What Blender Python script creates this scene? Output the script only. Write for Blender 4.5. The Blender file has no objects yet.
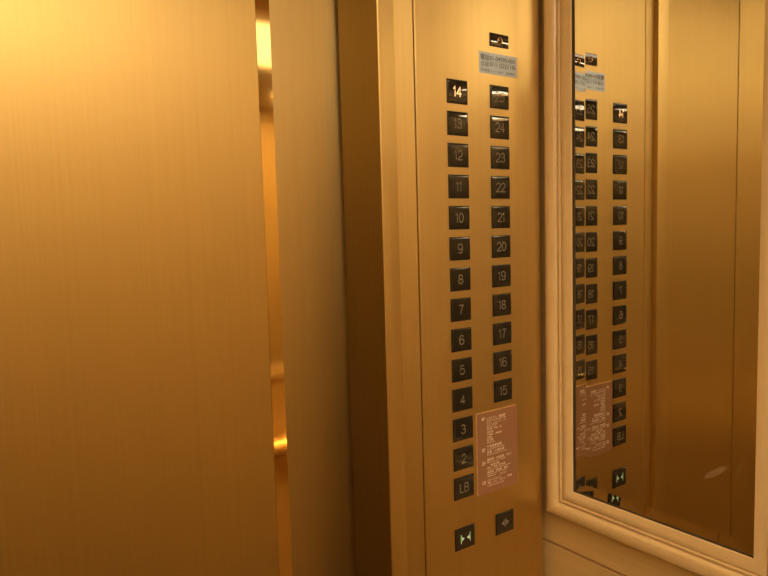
import bpy, bmesh, math, random
from mathutils import Vector, Matrix

random.seed(7)
scene = bpy.context.scene
COL = scene.collection
ZF = 1.10                       # height of the reference button row datum above the floor
H = 2.20                        # ceiling height
XL, XR = -1.410, 0.178          # side walls
YB = -1.80                      # back wall
XM = 0.1717                     # mirror plane on the right wall
XC = -0.5735                    # centre of the doorway

# ------------------------------------------------------------------ materials
def new_mat(name):
    m = bpy.data.materials.new(name); m.use_nodes = True
    nt = m.node_tree
    return m, nt, nt.nodes['Principled BSDF']

def N(nt, kind, **kw):
    n = nt.nodes.new(kind)
    for k, v in kw.items(): setattr(n, k, v)
    return n

def ramp(nt, a, b, p0=0.3, p1=0.7):
    r = N(nt, 'ShaderNodeValToRGB')
    e = r.color_ramp.elements
    e[0].position, e[1].position = p0, p1
    e[0].color = (*a, 1); e[1].color = (*b, 1)
    return r

def brushed(name, dark, light, rough=0.36, scale=(260, 260, 1.2), bump=0.05, aniso=0.0, rvar=0.06):
    """brushed brass sheet: fine streaks run along one axis"""
    m, nt, p = new_mat(name)
    tc = N(nt, 'ShaderNodeTexCoord'); mp = N(nt, 'ShaderNodeMapping')
    mp.inputs['Scale'].default_value = scale
    nt.links.new(tc.outputs['Object'], mp.inputs['Vector'])
    n1 = N(nt, 'ShaderNodeTexNoise'); n1.inputs['Scale'].default_value = 1.0
    n1.inputs['Detail'].default_value = 5; n1.inputs['Roughness'].default_value = 0.6
    nt.links.new(mp.outputs[0], n1.inputs['Vector'])
    r = ramp(nt, dark, light, 0.3, 0.7)
    nt.links.new(n1.outputs['Fac'], r.inputs['Fac'])
    nt.links.new(r.outputs['Color'], p.inputs['Base Color'])
    p.inputs['Metallic'].default_value = 1.0
    mr = N(nt, 'ShaderNodeMapRange')
    mr.inputs['To Min'].default_value = rough - rvar; mr.inputs['To Max'].default_value = rough + rvar
    nt.links.new(n1.outputs['Fac'], mr.inputs['Value'])
    nt.links.new(mr.outputs[0], p.inputs['Roughness'])
    if bump:
        b = N(nt, 'ShaderNodeBump'); b.inputs['Strength'].default_value = bump
        b.inputs['Distance'].default_value = 0.0006
        nt.links.new(n1.outputs['Fac'], b.inputs['Height'])
        nt.links.new(b.outputs[0], p.inputs['Normal'])
    if aniso:
        t = N(nt, 'ShaderNodeTangent', direction_type='RADIAL', axis='Z')
        p.inputs['Anisotropic'].default_value = aniso
        nt.links.new(t.outputs[0], p.inputs['Tangent'])
    return m

def plain(name, col, rough=0.5, metal=0.0, emit=None, estr=0.0, coat=0.0, spec=0.5):
    m, nt, p = new_mat(name)
    p.inputs['Base Color'].default_value = (*col, 1)
    p.inputs['Roughness'].default_value = rough
    p.inputs['Metallic'].default_value = metal
    p.inputs['Specular IOR Level'].default_value = spec
    p.inputs['Coat Weight'].default_value = coat
    if emit:
        p.inputs['Emission Color'].default_value = (*emit, 1)
        p.inputs['Emission Strength'].default_value = estr
    return m

def grained(name, dark, light, rough, scale, metal=0.0, spec=0.5, coat=0.0):
    m, nt, p = new_mat(name)
    tc = N(nt, 'ShaderNodeTexCoord'); mp = N(nt, 'ShaderNodeMapping')
    mp.inputs['Scale'].default_value = scale
    nt.links.new(tc.outputs['Object'], mp.inputs['Vector'])
    n1 = N(nt, 'ShaderNodeTexNoise'); n1.inputs['Scale'].default_value = 1.0
    n1.inputs['Detail'].default_value = 6; n1.inputs['Roughness'].default_value = 0.65
    nt.links.new(mp.outputs[0], n1.inputs['Vector'])
    r = ramp(nt, dark, light, 0.3, 0.68)
    nt.links.new(n1.outputs['Fac'], r.inputs['Fac'])
    nt.links.new(r.outputs['Color'], p.inputs['Base Color'])
    p.inputs['Roughness'].default_value = rough
    p.inputs['Metallic'].default_value = metal
    p.inputs['Specular IOR Level'].default_value = spec
    p.inputs['Coat Weight'].default_value = coat
    return m

LAMP = (1.0, 0.81, 0.57)
M = {}
BR = dict(rvar=0.02, bump=0.02, aniso=0.6)
M['panel'] = brushed('brushed_brass_panel', (0.68, 0.495, 0.19), (0.72, 0.525, 0.205), 0.45, **BR)
M['door'] = brushed('brushed_brass_door', (0.67, 0.476, 0.168), (0.71, 0.505, 0.18), 0.44, **BR)
M['jamb'] = brushed('brushed_brass_jamb', (0.62, 0.455, 0.18), (0.66, 0.485, 0.195), 0.45, **BR)
M['return_shade'] = brushed('brass_return_painted_shade', (0.25, 0.17, 0.058), (0.28, 0.19, 0.066), 0.42, rvar=0.03, bump=0.02)  # brass return face, its shade painted in as a darker colour
M['back'] = grained('brown_veneer_wall', (0.36, 0.25, 0.10), (0.46, 0.32, 0.13), 0.45, (30, 30, 2))
M['polish'] = plain('polished_brass', (0.88, 0.61, 0.22), 0.06, 1.0)
M['wall'] = grained('golden_veneer_wall', (0.64, 0.435, 0.165), (0.72, 0.495, 0.195), 0.42, (3, 3, 120), 0.1, 0.5)
M['frame'] = grained('gilt_wood_moulding', (0.80, 0.58, 0.27), (0.86, 0.63, 0.30), 0.36, (40, 40, 40), 0.0, 0.6, 0.2)
M['black'] = plain('black_bezel', (0.012, 0.009, 0.006), 0.35)
M['button'] = plain('dark_glossy_button', (0.022, 0.018, 0.012), 0.05, 0.0, spec=0.65)
M['numeral'] = plain('engraved_grey_numeral', (0.30, 0.25, 0.165), 0.5)
M['lit'] = plain('lit_orange_numeral', (1, 0.7, 0.4), 0.5, 0, (1.0, 0.54, 0.22), 1.4)
M['green'] = plain('lit_green_symbol', (0.4, 0.6, 0.35), 0.5, 0, (0.36, 0.58, 0.28), 0.38)
M['sticker'] = plain('pale_sticker', (0.48, 0.54, 0.62), 0.45, 1.0)
M['ink'] = plain('dark_print', (0.07, 0.055, 0.05), 0.6)
M['plate'] = plain('copper_brown_plate', (0.35, 0.168, 0.076), 0.6, 0.0, spec=0.3)
M['plate_edge'] = plain('light_plate_edge', (0.70, 0.44, 0.24), 0.35, 0.0)
M['print'] = plain('pale_pink_print', (0.95, 0.74, 0.54), 0.5)
M['dark_gap'] = plain('dark_shaft_and_gap_shade', (0.02, 0.014, 0.008), 0.8)
M['carpet'] = grained('brown_carpet', (0.040, 0.026, 0.011), (0.065, 0.042, 0.017), 0.95, (90, 90, 90))
M['ceiling'] = plain('cream_ceiling', (0.72, 0.60, 0.40), 0.6)
for k_, v_ in (('soft', 5.0), ('small', 48.0), ('added', 24.0)):
    M['diffuser_' + k_] = plain(k_ + '_ceiling_light_diffuser', (1, 0.9, 0.75), 0.5, 0, LAMP, v_)
M['rebate'] = plain('dark_brown_rebate', (0.07, 0.045, 0.02), 0.6)
M['lens'] = plain('smoked_glass_lens', (0.03, 0.02, 0.012), 0.06, 0.0, spec=1.0)
M['lens_ring'] = plain('amber_ring', (0.75, 0.45, 0.15), 0.25, 1.0)
M['rail'] = plain('polished_handrail', (0.86, 0.55, 0.18), 0.12, 1.0)

def mirror_mat():
    m, nt, p = new_mat('silvered_mirror')
    p.inputs['Metallic'].default_value = 1.0
    p.inputs['Base Color'].default_value = (0.69, 0.672, 0.60, 1)
    p.inputs['Roughness'].default_value = 0.012
    # pale diffuse marks low on the glass: a long thin one and a small spot
    tc = N(nt, 'ShaderNodeNewGeometry')
    def blob(cy, cz, ang, ly, lz):
        mp = N(nt, 'ShaderNodeMapping', vector_type='TEXTURE')
        mp.inputs['Location'].default_value = (XM, cy, cz)
        mp.inputs['Rotation'].default_value = (ang, 0, 0)
        mp.inputs['Scale'].default_value = (1, ly, lz)
        nt.links.new(tc.outputs['Position'], mp.inputs['Vector'])
        vl = N(nt, 'ShaderNodeVectorMath', operation='LENGTH')
        nt.links.new(mp.outputs[0], vl.inputs[0])
        mr = N(nt, 'ShaderNodeMapRange', interpolation_type='SMOOTHSTEP')
        mr.inputs['From Min'].default_value = 1.0; mr.inputs['From Max'].default_value = 0.55
        mr.inputs['To Min'].default_value = 0.0; mr.inputs['To Max'].default_value = 1.0
        nt.links.new(vl.outputs['Value'], mr.inputs['Value'])
        return mr
    a = blob(-0.2505, 0.0905 + ZF, -0.66, 0.0215, 0.0042)
    b = blob(-0.2775, 0.0985 + ZF, 0.2, 0.0022, 0.0065)
    mx = N(nt, 'ShaderNodeMath', operation='MAXIMUM')
    nt.links.new(a.outputs[0], mx.inputs[0])
    sc = N(nt, 'ShaderNodeMath', operation='MULTIPLY'); sc.inputs[1].default_value = 0.35
    nt.links.new(b.outputs[0], sc.inputs[0]); nt.links.new(sc.outputs[0], mx.inputs[1])
    s2 = N(nt, 'ShaderNodeMath', operation='MULTIPLY'); s2.inputs[1].default_value = 0.25
    nt.links.new(mx.outputs[0], s2.inputs[0])
    df = N(nt, 'ShaderNodeBsdfDiffuse'); df.inputs['Color'].default_value = (0.72, 0.55, 0.32, 1)
    mix = N(nt, 'ShaderNodeMixShader')
    nt.links.new(s2.outputs[0], mix.inputs['Fac'])
    nt.links.new(p.outputs[0], mix.inputs[1]); nt.links.new(df.outputs[0], mix.inputs[2])
    nt.links.new(mix.outputs[0], nt.nodes['Material Output'].inputs['Surface'])
    return m
M['mirror'] = mirror_mat()

# ------------------------------------------------------------------ mesh helpers
def obj(name, bm, mat, parent=None, smooth=False, loc=None):
    me = bpy.data.meshes.new(name)
    bmesh.ops.recalc_face_normals(bm, faces=bm.faces[:])
    bm.to_mesh(me); bm.free()
    for mm in (mat if isinstance(mat, (list, tuple)) else [mat]): me.materials.append(M[mm])
    if smooth:
        for p in me.polygons: p.use_smooth = True
    o = bpy.data.objects.new(name, me); COL.objects.link(o)
    if parent: o.parent = parent
    if loc: o.location = loc
    return o

def smooth_by_angle(o, deg=35):
    me = o.data
    for p in me.polygons: p.use_smooth = True
    me.set_sharp_from_angle(angle=math.radians(deg))

def tag(o, label=None, cat=None, group=None, kind=None):
    if label: o['label'] = label
    if cat: o['category'] = cat
    if group: o['group'] = group
    if kind: o['kind'] = kind
    return o

def empty(name, loc, label, cat, group=None):
    o = bpy.data.objects.new(name, None); COL.objects.link(o)
    o.location = loc; o.empty_display_size = 0.05
    return tag(o, label, cat, group)

def box(bm, x0, x1, y0, y1, z0, z1, bev=0.0, seg=2, mi=0):
    vs = [bm.verts.new((x, y, z)) for x in (x0, x1) for y in (y0, y1) for z in (z0, z1)]
    idx = [(0, 1, 3, 2), (4, 6, 7, 5), (0, 4, 5, 1), (2, 3, 7, 6), (0, 2, 6, 4), (1, 5, 7, 3)]
    fs = [bm.faces.new([vs[i] for i in q]) for q in idx]
    for f in fs: f.material_index = mi
    if bev:
        es = list({e for f in fs for e in f.edges})
        bmesh.ops.bevel(bm, geom=es, offset=bev, segments=seg, affect='EDGES', profile=0.5)
    return bm

def prism(bm, pts, z0, z1):
    """vertical extrusion of a closed plan outline"""
    a = [bm.verts.new((x, y, z0)) for x, y in pts]
    b = [bm.verts.new((x, y, z1)) for x, y in pts]
    n = len(pts)
    for i in range(n):
        j = (i + 1) % n
        bm.faces.new((a[i], a[j], b[j], b[i]))
    bm.faces.new(a[::-1]); bm.faces.new(b)
    return bm

def tube(bm, p0, p1, r, n=20):
    p0, p1 = Vector(p0), Vector(p1)
    d = (p1 - p0); q = d.to_track_quat('Z', 'Y').to_matrix()
    ra = [bm.verts.new(p0 + q @ Vector((r*math.cos(2*math.pi*i/n), r*math.sin(2*math.pi*i/n), 0))) for i in range(n)]
    rb = [bm.verts.new(v.co + d) for v in ra]
    for i in range(n):
        j = (i+1) % n; bm.faces.new((ra[i], ra[j], rb[j], rb[i]))
    bm.faces.new(ra[::-1]); bm.faces.new(rb)

def struct(name, bm, mat, smooth=None):
    o = obj(name, bm, mat)
    if smooth: smooth_by_angle(o, smooth)
    o['kind'] = 'structure'
    return o

def text_mesh(body, height=None, width=None, sx=1.0, thin=0.0):
    """outline of a piece of lettering as a flat mesh in x,z centred on its box; returns verts, faces, w, h"""
    cu = bpy.data.curves.new('lettering', 'FONT'); cu.body = body; cu.size = 1.0
    cu.resolution_u = 4; cu.offset = thin
    t = bpy.data.objects.new('lettering', cu); COL.objects.link(t)
    dg = bpy.context.evaluated_depsgraph_get()
    me = bpy.data.meshes.new_from_object(t.evaluated_get(dg))
    bpy.data.objects.remove(t); bpy.data.curves.remove(cu)
    vs = [(v.co.x * sx, v.co.y) for v in me.vertices]; fs = [tuple(p.vertices) for p in me.polygons]
    bpy.data.meshes.remove(me)
    x0, x1 = min(v[0] for v in vs), max(v[0] for v in vs); y0, y1 = min(v[1] for v in vs), max(v[1] for v in vs)
    k = 1.0
    kx = kz = (height / (y1 - y0)) if height else 1.0
    if width: kx = width / (x1 - x0)
    vs = [((x - (x0+x1)/2) * kx, (y - (y0+y1)/2) * kz) for x, y in vs]
    return vs, fs, (x1-x0)*kx, (y1-y0)*kz

def text_into(bm, body, cx, y, cz, height, width=None, sx=1.0, thin=0.0, align='c', surf=None, mi=0):
    vs, fs, w, h = text_mesh(body, height, width, sx, thin)
    dx = {'c': 0, 'l': w/2, 'r': -w/2}[align]
    bv = []
    for x, z in vs:
        yy = y if surf is None else surf(x + dx + cx, z + cz)
        bv.append(bm.verts.new((x + dx + cx, yy, z + cz)))
    for f in fs:
        try: bm.faces.new([bv[i] for i in f]).material_index = mi
        except ValueError: pass
    return w

# ------------------------------------------------------------------ the cabin shell
FLOOR_T = 0.05
bm = bmesh.new(); box(bm, XL-0.1, XR+0.1, YB-0.1, 0.25, -FLOOR_T, 0); struct('floor', bm, 'carpet')
bm = bmesh.new(); box(bm, XL-0.1, XR+0.1, YB-0.1, 0.25, H, H+0.05); struct('ceiling', bm, 'ceiling')
bm = bmesh.new(); box(bm, XL-0.1, XR+0.1, YB-0.1, YB, 0, H); struct('wall_back', bm, 'back')

def side_wall(name, x, s):
    """veneered side wall: upper panel and lower panel parted by a narrow shadow groove"""
    gz = -0.0925 + ZF
    bm = bmesh.new()
    xs = sorted((x, x + s*0.10)); xb = sorted((x + s*0.006, x + s*0.10))
    box(bm, xs[0], xs[1], YB, 0.03, gz + 0.0022, H)
    box(bm, xb[0], xb[1], YB, 0.03, gz - 0.0022, gz + 0.0022)
    box(bm, xs[0], xs[1], YB, 0.03, 0.0, gz - 0.0022)
    return struct(name, bm, 'wall')
side_wall('wall_right', XR, 1)
side_wall('wall_left', XL, -1)

# front wall: return column with a proud flat fillet and a slanted strip beside the button panel
def arc(cx, cy, rx, ry, a0, a1, n):
    return [(cx + rx*math.cos(math.radians(a0 + (a1-a0)*i/n)), cy + ry*math.sin(math.radians(a0 + (a1-a0)*i/n))) for i in range(n+1)]
XA, XB = -0.1259, -0.1000
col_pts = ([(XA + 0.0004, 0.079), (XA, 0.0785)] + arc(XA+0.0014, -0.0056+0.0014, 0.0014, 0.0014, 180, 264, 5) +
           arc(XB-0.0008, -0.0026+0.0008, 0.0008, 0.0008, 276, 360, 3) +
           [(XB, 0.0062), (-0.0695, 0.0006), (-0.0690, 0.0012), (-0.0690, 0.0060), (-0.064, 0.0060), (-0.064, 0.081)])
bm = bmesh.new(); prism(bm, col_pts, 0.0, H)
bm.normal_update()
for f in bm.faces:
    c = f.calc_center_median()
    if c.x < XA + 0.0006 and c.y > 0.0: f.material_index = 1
struct('wall_front_right', bm, ['panel', 'return_shade'], 30)
# solid wall behind the button panel up to the corner, its near-black colour painting the gap's shade
bm = bmesh.new(); box(bm, -0.064, XR, 0.022, 0.081, 0, H); struct('trim_1', bm, 'dark_gap')
# mirrored return on the far side of the doorway, plain panel to the left wall
mirx = lambda x: 2*XC - x
bm = bmesh.new()
prism(bm, [(mirx(x), y) for x, y in col_pts][::-1], 0.0, H)
box(bm, XL, mirx(-0.064), 0.0, 0.081, 0, H)
struct('wall_front_left', bm, 'panel', 30)
# header above the doors
bm = bmesh.new(); box(bm, mirx(XA), XA, -0.003, 0.081, 2.08, H); struct('wall_front_top', bm, 'panel')
# hoistway side behind everything
bm = bmesh.new(); box(bm, XL, XR, 0.16, 0.20, 0, H); struct('wall_front_shaft', bm, 'dark_gap')

# ------------------------------------------------------------------ doors
DX, DY = -0.2150, 0.0900        # leading front edge of the nearer leaf
CH = 0.0122                     # polished 45 degree edge
Y1 = DY + CH + 0.0008           # face of the farther leaf
def leaf_near(name, f):
    """nearer door leaf with brushed face and polished chamfered edge"""
    bm = bmesh.new()
    pts = [(DX, DY), (-0.004, DY), (-0.004, DY+CH), (DX-CH, DY+CH)]
    pts = [(f(x), y) for x, y in pts]
    prism(bm, pts, 0.004, 2.10)
    for fc in bm.faces:
        n = fc.calc_center_median()
        if abs(n.x - (f(DX - CH/2))) < 1e-4 and abs(n.y - (DY+CH/2)) < 1e-4: fc.material_index = 1
    return struct(name, bm, ['jamb', 'polish'])
def leaf_far(name, f):
    bm = bmesh.new()
    xs = sorted((f(XC + 0.0020), f(DX + 0.02)))
    box(bm, xs[0], xs[1], Y1, Y1 + 0.028, 0.004, 2.10, 0.0008, 2)
    return struct(name, bm, 'door')
leaf_far('door_1', lambda x: x)
leaf_near('door_2', lambda x: x)
leaf_far('door_3', mirx)
leaf_near('door_4', mirx)

# ------------------------------------------------------------------ button panel
panel = empty('control_panel', (0.045, 0.022, 0.0),
              'tall brushed brass elevator button panel with two columns of dark floor buttons', 'elevator control panel')
PO = Vector(panel.location)
def child(name, bm, mat, parent=panel, smooth=None, off=PO):
    bmesh.ops.translate(bm, verts=bm.verts[:], vec=-off)
    o = obj(name, bm, mat)
    o.parent = parent
    if smooth: smooth_by_angle(o, smooth)
    return o
pts = ([(-0.0672, 0.0215), (-0.0672, 0.0012)] + arc(-0.0660, 0.0012, 0.0012, 0.0012, 180, 270, 4) +
       arc(0.1390, 0.0150, 0.0285, 0.0150, 270, 360, 16) + [(0.1675, 0.0215)])
bm = bmesh.new(); prism(bm, pts, 0.03, H - 0.01)
child('faceplate', bm, 'panel', smooth=30)

BW, BH = 0.0354, 0.0304         # button size
def dome(x, z, w, h):
    """height of the slightly domed button face over the panel"""
    R = 0.20
    d = (0.12*x*x + z*z) / (2*R)
    return 0.0018 - d
def make_button(cx, cz, w=BW, h=BH, name='floor_button'):
    """dark domed cap: own origin on the panel face"""
    bm = bmesh.new()
    nx, nz = 16, 14
    cw, ch, r = w/2 - 0.0010, h/2 - 0.0010, 0.0016
    def lim(u, c): return u * c
    grid = []
    for j in range(nz+1):
        row = []
        for i in range(nx+1):
            x = cw * (-1 + 2*i/nx); z = ch * (-1 + 2*j/nz)
            row.append(bm.verts.new((x, -dome(x, z, w, h), z)))
        grid.append(row)
    for j in range(nz):
        for i in range(nx):
            bm.faces.new((grid[j][i], grid[j][i+1], grid[j+1][i+1], grid[j+1][i]))
    # rounded shoulder and skirt down to the panel
    ring = ([grid[0][i] for i in range(nx)] + [grid[j][nx] for j in range(nz)] +
            [grid[nz][i] for i in range(nx, 0, -1)] + [grid[j][0] for j in range(nz, 0, -1)])
    prev = ring
    for k, (o_, d_) in enumerate(((0.0003, 0.00015), (0.00048, 0.00045), (0.0005, None))):
        cur = []
        for v in ring:
            sxn = 1 if v.co.x >= cw - 1e-6 else (-1 if v.co.x <= -cw + 1e-6 else 0)
            szn = 1 if v.co.z >= ch - 1e-6 else (-1 if v.co.z <= -ch + 1e-6 else 0)
            y = 0.0 if d_ is None else v.co.y + d_
            cur.append(bm.verts.new((v.co.x + sxn*o_, y, v.co.z + szn*o_)))
        n = len(ring)
        for i in range(n):
            bm.faces.new((prev[i], prev[(i+1) % n], cur[(i+1) % n], cur[i]))
        prev = cur
    bm.faces.new(prev)
    bb = bmesh.new()
    o = obj(name, bm, 'button')
    smooth_by_angle(o, 50)
    o.location = Vector((cx, 0.0, cz)) - PO
    o.parent = panel
    # bezel: a black frame round the cap
    y0 = -0.0005; e = 0.0008
    outer = [(-w/2, -h/2), (w/2, -h/2), (w/2, h/2), (-w/2, h/2)]
    inner = [(-w/2+e, -h/2+e), (w/2-e, -h/2+e), (w/2-e, h/2-e), (-w/2+e, h/2-e)]
    va = [bb.verts.new((x, 0, z)) for x, z in outer]; vb = [bb.verts.new((x, y0, z)) for x, z in outer]
    vc = [bb.verts.new((x, y0, z)) for x, z in inner]; vd = [bb.verts.new((x, 0, z)) for x, z in inner]
    for q0, q1 in ((va, vb), (vb, vc), (vc, vd), (vd, va)):
        for i in range(4):
            bb.faces.new((q0[i], q0[(i+1) % 4], q1[(i+1) % 4], q1[i]))
    b = obj('bezel', bb, 'black', o)
    return o

surf = lambda x, z: -dome(x, z, BW, BH) - 0.00014
def ell(cx, cy, rx, ry, a0, a1, n=14):
    return [(cx + rx*math.cos(math.radians(a0+(a1-a0)*i/n)), cy + ry*math.sin(math.radians(a0+(a1-a0)*i/n))) for i in range(n+1)]
six = [ell(0, -0.18, 0.29, 0.29, 0, 360, 20), [(0.25, 0.30)] + ell(0.0, 0.10, 0.29, 0.37, 55, 190, 12) + [(-0.29, -0.18)]]
GLYPH = {   # centre lines of the engraved characters in a box one unit high
    '0': [ell(0, 0, 0.28, 0.47, 0, 360, 24)],
    '1': [[(-0.19, 0.26), (-0.08, 0.30), (0.0, 0.37), (0.04, 0.48), (0.04, -0.5)]],
    '2': [ell(0, 0.20, 0.27, 0.27, 175, -20, 12) + [(0.20, -0.02), (0.02, -0.16), (-0.20, -0.32), (-0.27, -0.46), (0.30, -0.46)]],
    '3': [ell(-0.01, 0.235, 0.24, 0.235, 160, -80, 12) + [(-0.06, 0.02)], [(-0.06, 0.02)] + ell(-0.01, -0.215, 0.29, 0.255, 78, -165, 14)],
    '4': [[(0.13, -0.5), (0.13, 0.44), (-0.29, -0.20), (0.30, -0.20)]],
    '5': [[(0.24, 0.45), (-0.19, 0.45), (-0.26, -0.03)] + ell(0.0, -0.16, 0.29, 0.31, 140, -160, 16)],
    '6': six,
    '7': [[(-0.29, 0.46), (0.29, 0.46), (0.12, 0.22), (0.0, -0.06), (-0.09, -0.5)]],
    '8': [ell(0, 0.235, 0.235, 0.225, 0, 360, 18), ell(0, -0.215, 0.285, 0.25, 0, 360, 20)],
    '9': [[(-x, -y) for x, y in l] for l in six],
    'L': [[(-0.22, 0.5), (-0.22, -0.46), (0.26, -0.46)]],
    'B': [[(-0.25, -0.46), (-0.25, 0.46), (0.02, 0.46)] + ell(0.02, 0.24, 0.23, 0.22, 90, -90, 10) + [(-0.25, 0.02)],
          [(0.02, 0.02)] + ell(0.03, -0.22, 0.26, 0.24, 90, -90, 10) + [(-0.25, -0.46)]],
}
WID = {'1': 0.44, 'L': 0.62}
def ribbon(bm, pts, w):
    pts = [Vector(p) for p in pts]
    closed = (pts[0] - pts[-1]).length < 1e-7
    if closed: pts = pts[:-1]
    n = len(pts); L_, R_ = [], []
    for i, p in enumerate(pts):
        a = pts[(i-1) % n] if (closed or i > 0) else None
        b = pts[(i+1) % n] if (closed or i < n-1) else None
        d0 = (p - a).normalized() if a is not None else None
        d1 = (b - p).normalized() if b is not None else None
        if d0 is None: d0 = d1
        if d1 is None: d1 = d0
        t = (d0 + d1)
        t = t.normalized() if t.length > 1e-6 else d0
        nn = Vector((-t.y, t.x)); k = 1.0 / max(0.5, nn.dot(Vector((-d0.y, d0.x))))
        L_.append(p + nn*w*0.5*k); R_.append(p - nn*w*0.5*k)
    va = [bm.verts.new((q.x, surf(q.x, q.y), q.y)) for q in L_]
    vb = [bm.verts.new((q.x, surf(q.x, q.y), q.y)) for q in R_]
    for i in range(n if closed else n-1):
        k = (i+1) % n
        bm.faces.new((va[i], va[k], vb[k], vb[i]))
def numeral(button, s, mat):
    bm = bmesh.new()
    h = 0.0126; sw = 0.00115 if mat == 'numeral' else 0.0016
    adv = [WID.get(c, 0.72) for c in s]
    x = -sum(adv)/2 - 0.06
    for c, a in zip(s, adv):
        for line in GLYPH[c]:
            ribbon(bm, [((x + a/2 + px)*h, py*h) for px, py in line], sw)
        x += a
    return obj('numeral', bm, mat, button)

P = 0.040; DXC = 0.0758
for k in range(14):
    n = 1 + k
    s = 'LB' if n == 1 else str(n)
    o = make_button(0.0, n*P + ZF)
    lit = (n == 14)
    numeral(o, s, 'lit' if lit else 'numeral')
    o['label'] = ('dark glossy button marked 14, its numeral lit orange' if lit else
                  f'dark glossy button marked {s} in the left column')
for n in range(15, 26):
    o = make_button(DXC, (n - 11)*P + ZF)
    numeral(o, str(n), 'numeral')
    o['label'] = f'dark glossy button marked {n} in the right column'

def poly(bm, pts):
    # subdivided lightly so that it follows the dome
    bm.faces.new([bm.verts.new((x, surf(x, z), z)) for x, z in pts])
zc = -0.0303 + ZF
o = make_button(0.0, zc, name='door_close_button'); o['label'] = 'dark button with green arrows pointing inward, lowest on the left'
bm = bmesh.new()
for s in (-1, 1):
    poly(bm, [(s*0.0086, -0.0064), (s*0.0074, -0.0064), (s*0.0074, 0.0064), (s*0.0086, 0.0064)])
    poly(bm, [(s*0.0068, -0.0032), (s*0.0018, 0.0), (s*0.0068, 0.0032)])
obj('close_symbol', bm, 'green', o)
o = make_button(DXC, zc, name='door_open_button'); o['label'] = 'dark button with grey arrows pointing outward, lowest on the right'
bm = bmesh.new()
poly(bm, [(-0.0007, -0.0062), (0.0007, -0.0062), (0.0007, 0.0062), (-0.0007, 0.0062)])
for s in (-1, 1):
    poly(bm, [(s*0.0018, -0.0042), (s*0.0072, 0.0), (s*0.0018, 0.0042)])
obj('open_symbol', bm, 'numeral', o)

# small glossy window with round lens above the sticker
wx, wz, ww, wh = 0.0764, 0.6340 + ZF, 0.0350, 0.0172
bm = bmesh.new(); box(bm, wx-ww/2, wx+ww/2, -0.0012, 0.0, wz-wh/2, wz+wh/2, 0.0004, 2)
win = child('sensor_window', bm, 'black', smooth=40)
win['label'] = 'small glossy black window with round lens at the top of the panel'
bm = bmesh.new()
cw, ch = ww/2-0.0010, wh/2-0.0010
g = []
for j in range(15):
    row = []
    for i in range(25):
        x = cw*(-1+2*i/24); z = ch*(-1+2*j/14)
        y = -0.0014 - 0.0005*(1-(z/ch)**2)
        d = math.hypot(x, z + 0.0004)
        row.append(bm.verts.new((wx+x, y, wz+z)))
    g.append(row)
for j in range(14):
    for i in range(24): bm.faces.new((g[j][i], g[j][i+1], g[j+1][i+1], g[j+1][i]))
cov = child('cover', bm, 'lens', smooth=60); cov.parent = win
bm = bmesh.new()
bmesh.ops.create_uvsphere(bm, u_segments=24, v_segments=12, radius=0.0036)
bmesh.ops.scale(bm, vec=(1, 0.55, 1), verts=bm.verts[:])
bmesh.ops.translate(bm, vec=(wx, -0.0019, wz-0.0004), verts=bm.verts[:])
ln = child('lens', bm, 'lens', smooth=80); ln.parent = win
bm = bmesh.new()
nr, ns = 32, 10
g = [[bm.verts.new((wx + (0.0041+0.0007*math.cos(2*math.pi*b/ns))*math.cos(2*math.pi*a/nr), -0.0021 + 0.0007*math.sin(2*math.pi*b/ns),
      wz - 0.0004 + (0.0041+0.0007*math.cos(2*math.pi*b/ns))*math.sin(2*math.pi*a/nr))) for b in range(ns)] for a in range(nr)]
for a in range(nr):
    for b in range(ns):
        bm.faces.new((g[a][b], g[(a+1)%nr][b], g[(a+1)%nr][(b+1)%ns], g[a][(b+1)%ns]))
rg = child('lens_ring', bm, 'lens_ring', smooth=80); rg.parent = win

# ------------------------------------------------------------------ sticker
st = empty('sticker', (0.0748, 0.0, 0.6025 + ZF), 'pale grey registration sticker with printed numbers, above the 25 button', 'sticker')
SO = Vector(st.location)
bm = bmesh.new(); box(bm, 0.0394, 0.1102, -0.0004, 0.0, 0.5888+ZF, 0.6165+ZF)
child('label_film', bm, 'sticker', st, off=SO)
bm = bmesh.new()
text_into(bm, '電話01-04590-003', 0.0418, -0.00055, 0.6100+ZF, 0.0072, width=0.0640, thin=0.012, align='l')
text_into(bm, '点検', 0.0418, -0.00055, 0.6008+ZF, 0.0068, width=0.0150, align='l')
text_into(bm, '0111 (222)1196', 0.0585, -0.00055, 0.6008+ZF, 0.0066, width=0.0485, thin=0.012, align='l')
text_into(bm, '保守管理', 0.0418, -0.00055, 0.5930+ZF, 0.0036, width=0.0160, align='l')
text_into(bm, 'エレベーター点検記録', 0.0590, -0.00055, 0.5928+ZF, 0.0024, width=0.0240, align='l')
text_into(bm, '管理番号', 0.0890, -0.00055, 0.5928+ZF, 0.0036, width=0.0170, align='l')
box(bm, 0.0418, 0.1070, -0.00055, -0.0005, 0.6051+ZF, 0.6054+ZF)
child('printed_text', bm, 'ink', st, off=SO)

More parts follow.
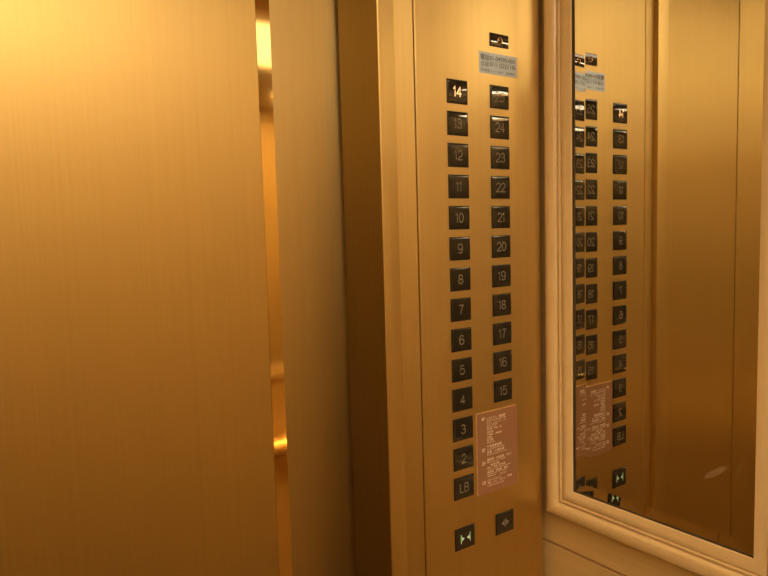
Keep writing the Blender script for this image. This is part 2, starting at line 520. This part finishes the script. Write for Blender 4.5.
# ------------------------------------------------------------------ floor directory plate
dp = empty('directory_plate', (0.0625, 0.0, 0.0785 + ZF), 'copper brown floor directory plate with fine pale print, beside the lower buttons', 'sign')
DO = Vector(dp.location)
px0, px1, pz0, pz1 = 0.0232, 0.1008, 0.0213 + ZF, 0.1355 + ZF
bm = bmesh.new(); box(bm, px0, px1, -0.0028, 0.0, pz0, pz1, 0.0006, 2)
for f in bm.faces:
    n = f.normal if f.normal.length else Vector((0, 0, 0))
bm.normal_update()
for f in bm.faces:
    if f.normal.y > -0.9: f.material_index = 1
child('plate', bm, ['plate', 'plate_edge'], dp, off=DO)
bm = bmesh.new()
yt = -0.00305
L0 = 0.0178
rows = [  # x offset, z offset from the top, height, width, text
    (0.0078, 0.0086, 0.0042, 0.0062, '4F'),
    (L0, 0.0094, 0.0036, 0.0355, 'レストラン・宴会場'), (L0, 0.0129, 0.0022, 0.0365, 'Restaurant Banquet Hall'),
    (L0, 0.0163, 0.0024, 0.0385, 'カフェ・ラウンジ　バー'), (L0, 0.0190, 0.0024, 0.0205, 'ロビー受付'), (L0, 0.0219, 0.0018, 0.0170, 'Reception'),
    (L0, 0.0246, 0.0024, 0.0280, '会議室・控室　桜'), (L0, 0.0284, 0.0024, 0.0125, '会議室'),
    (L0, 0.0322, 0.0024, 0.0285, '写真室　美容室'), (L0, 0.0356, 0.0024, 0.0090, '衣装'), (L0, 0.0394, 0.0038, 0.0118, '化粧室'), (L0, 0.0430, 0.0018, 0.0150, 'Restroom'),
    (0.0078, 0.0520, 0.0044, 0.0066, '3F'),
    (L0, 0.0486, 0.0042, 0.0280, '多目的宴会場'), (L0, 0.0524, 0.0018, 0.0330, 'Function Rooms'),
    (L0, 0.0566, 0.0034, 0.0330, '控室・小宴会場'), (L0, 0.0604, 0.0018, 0.0390, 'Small Banquet Rooms'),
    (0.0078, 0.0706, 0.0044, 0.0066, '2F'),
    (L0, 0.0672, 0.0038, 0.0490, '宴会場・大会議室　ロビー'), (L0, 0.0712, 0.0020, 0.0350, 'Banquet Hall'),
    (L0 + 0.006, 0.0750, 0.0026, 0.0170, '会議室'), (L0, 0.0785, 0.0026, 0.0350, '神殿・写真室　親族控室'), (L0, 0.0815, 0.0018, 0.0450, 'Chapel and Photo Studio'),
    (L0, 0.0848, 0.0028, 0.0400, '美容室　衣装室　着付'), (L0, 0.0878, 0.0018, 0.0370, 'Beauty Salon Dressing'), (L0, 0.0904, 0.0018, 0.0160, 'Salon'),
    (0.0084, 0.0976, 0.0046, 0.0060, 'LB'),
    (L0 + 0.0235, 0.0918, 0.0026, 0.0140, 'フロント'), (L0, 0.0962, 0.0032, 0.0260, 'ロビーラウンジ'),
    (L0, 0.1000, 0.0026, 0.0350, '売店・カフェ　クローク'), (L0 + 0.0390, 0.0985, 0.0030, 0.0090, '駐車'), (L0, 0.1040, 0.0022, 0.0320, 'Lobby Lounge Shop'),
]
for xo, zo, h, w, s in rows:
    text_into(bm, s, px0 + xo, yt, pz1 - zo, h*1.1, width=w, align='l', thin=0.022)
child('printed_text', bm, 'print', dp, off=DO)

# ------------------------------------------------------------------ framed bevelled mirrors on the side walls
# profile across the moulding: u = distance out from the mirror opening, h = height over the wall plane
PROFILE = ([(-0.0030, 0.0040), (-0.0030, 0.0095), (-0.0022, 0.0106), (0.0, 0.0112)] +
           [(0.0002 + 0.0115*t, 0.0114 + 0.0022*math.sin(math.pi*t*0.85)) for t in (0.1, 0.25, 0.4, 0.55, 0.7, 0.85, 1.0)] +
           [(0.0122, 0.0088), (0.0130, 0.0084), (0.0134, 0.0118)] +
           [(0.0154 + 0.0018*math.cos(a), 0.0122 + 0.0018*math.sin(a)) for a in (2.8, 2.2, 1.57, 0.9, 0.3)] +
           [(0.0176, 0.0080), (0.0182, 0.0078)] +
           [(0.0290 - 0.0106*math.cos(a), 0.0092 + 0.0092*math.sin(a)) for a in (0.1, 0.35, 0.65, 1.0, 1.35, 1.7)] +
           [(0.0360, 0.0165), (0.0395, 0.0134), (0.0418, 0.0095), (0.0425, 0.0060), (0.0425, 0.0)])
def framed_mirror(name, s, xw, y0, y1, z0, z1, bev, label, tilt):
    """s=-1: mirror on the right wall facing -X; s=+1: on the left wall facing +X. y0<y1, z0<z1 is the visible opening"""
    root = empty(name, (xw, (y0+y1)/2, z0), label, 'mirror')
    O = Vector(root.location)
    bm = bmesh.new()
    corners = [(y0, z0, -1, -1), (y1, z0, 1, -1), (y1, z1, 1, 1), (y0, z1, -1, 1)]
    rings = []
    for cy, cz, sy, sz in corners:
        rings.append([bm.verts.new((xw + s*h, cy + sy*u*1.07, cz + sz*u*1.03)) for u, h in PROFILE])
    for k in range(4):
        a, b = rings[k], rings[(k+1) % 4]
        for i in range(len(PROFILE)-1):
            bm.faces.new((a[i], b[i], b[i+1], a[i+1]))
        bm.faces.new((a[-1], b[-1], b[0], a[0]))
    bmesh.ops.translate(bm, verts=bm.verts[:], vec=-O)
    fr = obj('frame', bm, 'frame', root); smooth_by_angle(fr, 40)
    # silvered glass with a bevelled border
    bL, bR, bB, bT = bev
    xm = xw + s*(abs(XM - XR))
    bm = bmesh.new()
    e = 0.0
    out = [(y0-e, z0-e), (y1+e, z0-e), (y1+e, z1+e), (y0-e, z1+e)]
    inn = [(y0+bR, z0+bB), (y1-bL, z0+bB), (y1-bL, z1-bT), (y0+bR, z1-bT)]
    rise = math.tan(math.radians(tilt))
    vi = [bm.verts.new((xm, y, z)) for y, z in inn]
    bm.faces.new(vi)
    sides = [(0, 1, bB), (1, 2, bL), (2, 3, bT), (3, 0, bR)]
    avg = sum(bev)/4
    vo = [bm.verts.new((xm + s*avg*rise, y, z)) for y, z in out]
    for i, j, b in sides:
        bm.faces.new((vo[i], vo[j], vi[j], vi[i]))
    vb = [bm.verts.new((xw + s*0.0004, y, z)) for y, z in out]
    for i in range(4):
        j = (i+1) % 4; bm.faces.new((vo[i], vb[i], vb[j], vo[j]))
    bm.faces.new(vb)
    me_fix = -O
    bmesh.ops.translate(bm, verts=bm.verts[:], vec=me_fix)
    g = obj('mirror_glass', bm, 'mirror', root)
    # dark rebate strip that holds the glass inside the moulding
    e0, e1, f0, f1 = y0 + 0.0030, y1 - 0.0070, z0 + 0.0052, z1 - 0.0050
    bm = bmesh.new()
    xa, xb = xw + s*0.0005, xm + s*(avg*rise + 0.0006)
    o4 = [(y0, z0), (y1, z0), (y1, z1), (y0, z1)]; i4 = [(e0, f0), (e1, f0), (e1, f1), (e0, f1)]
    A = [bm.verts.new((xa, y, z)) for y, z in o4]; B = [bm.verts.new((xb, y, z)) for y, z in o4]
    Cc = [bm.verts.new((xb, y, z)) for y, z in i4]; D = [bm.verts.new((xa, y, z)) for y, z in i4]
    for q0, q1 in ((A, B), (B, Cc), (Cc, D), (D, A)):
        for i in range(4):
            bm.faces.new((q0[i], q0[(i+1) % 4], q1[(i+1) % 4], q1[i]))
    bmesh.ops.translate(bm, verts=bm.verts[:], vec=-O)
    obj('rebate_strip', bm, 'rebate', root)
    g['label'] = 'clear silvered glass with a sloping bevelled border'
    return root
framed_mirror('framed_mirror', -1, XR, -0.3005, -0.0425, 0.0012+ZF, 2.14, (0.0235, 0.0290, 0.0180, 0.0245),
              'tall mirror in a gilt wooden frame beside the button panel', 4.1)
framed_mirror('framed_mirror', 1, XL, -1.72, -0.0400, -0.0350+ZF, 2.14, (0.0245, 0.0245, 0.0245, 0.0245),
              'wide gilt framed mirror on the left wall opposite the button panel', 4.6)

# handrail under the left mirror
hr = empty('handrail', (XL, -0.75, 0.815), 'brass handrail under the left mirror, glinting in the polished door edge', 'handrail')
bm = bmesh.new(); tube(bm, (XL+0.055, -1.38, 0.815), (XL+0.055, -0.06, 0.815), 0.033)
child('rail', bm, 'rail', hr, 40, Vector(hr.location))
for y in (-1.30, -0.75, -0.16):
    bm = bmesh.new(); tube(bm, (XL, y, 0.815), (XL+0.055, y, 0.815), 0.010)
    child('bracket', bm, 'rail', hr, 40, Vector(hr.location))

# ------------------------------------------------------------------ ceiling lights
def ceiling_light(lx0, lx1, ly0, ly1, kind, label):
    cl = empty('ceiling_light', ((lx0+lx1)/2, (ly0+ly1)/2, H), label, 'ceiling light')
    bm = bmesh.new(); t = 0.012
    for a in ((lx0-t, lx1+t, ly0-t, ly0), (lx0-t, lx1+t, ly1, ly1+t), (lx0-t, lx0, ly0, ly1), (lx1, lx1+t, ly0, ly1)):
        box(bm, *a, H-0.015, H)
    child('frame', bm, 'panel', cl, None, Vector(cl.location))
    bm = bmesh.new(); box(bm, lx0, lx1, ly0, ly1, H-0.012, H-0.002)
    child('diffuser', bm, 'diffuser_' + kind, cl, None, Vector(cl.location))
ceiling_light(-1.20, -0.73, -0.95, -0.48, 'soft', 'broad warm ceiling light, mirrored as the white gleam in the polished door edge')
ceiling_light(-1.385, -1.235, -1.70, -1.42, 'small', 'small warm ceiling light in the far left corner, mirrored in the upper buttons')
ceiling_light(-0.66, -0.18, -1.58, -1.12, 'added', 'unseen warm ceiling light added towards the back wall to brighten the top of the doors')  # unseen third light, added to brighten the door tops

# ------------------------------------------------------------------ world, camera
w = bpy.data.worlds.new('World'); scene.world = w; w.use_nodes = True
w.node_tree.nodes['Background'].inputs['Color'].default_value = (0.02, 0.014, 0.008, 1)
w.node_tree.nodes['Background'].inputs['Strength'].default_value = 0.2

yaw, pit, rol = (math.radians(v) for v in (35.52475153, -4.88855197, -1.5764145))
fwd = Vector((math.sin(yaw)*math.cos(pit), math.cos(yaw)*math.cos(pit), math.sin(pit)))
rt = Vector((math.cos(yaw), -math.sin(yaw), 0)); up = rt.cross(fwd)
r2 = rt*math.cos(rol) + up*math.sin(rol); u2 = -rt*math.sin(rol) + up*math.cos(rol)
cam = bpy.data.cameras.new('camera'); co = bpy.data.objects.new('camera', cam); COL.objects.link(co)
mat = Matrix((r2, u2, -fwd)).transposed().to_4x4()
mat.translation = Vector((-0.58535076, -0.64775411, 0.38538879 + ZF))
co.matrix_world = mat
cam.sensor_fit = 'HORIZONTAL'; cam.sensor_width = 36.0; cam.lens = 664.8696682760891/768*36
cam.clip_start = 0.01; cam.clip_end = 50
scene.camera = co

vs = scene.view_settings
vs.view_transform = 'Standard'; vs.look = 'None'; vs.gamma = 1.0; vs.use_curve_mapping = False
vs.exposure = -0.08
scene.cycles.max_bounces = 14; scene.cycles.glossy_bounces = 10; scene.cycles.diffuse_bounces = 6
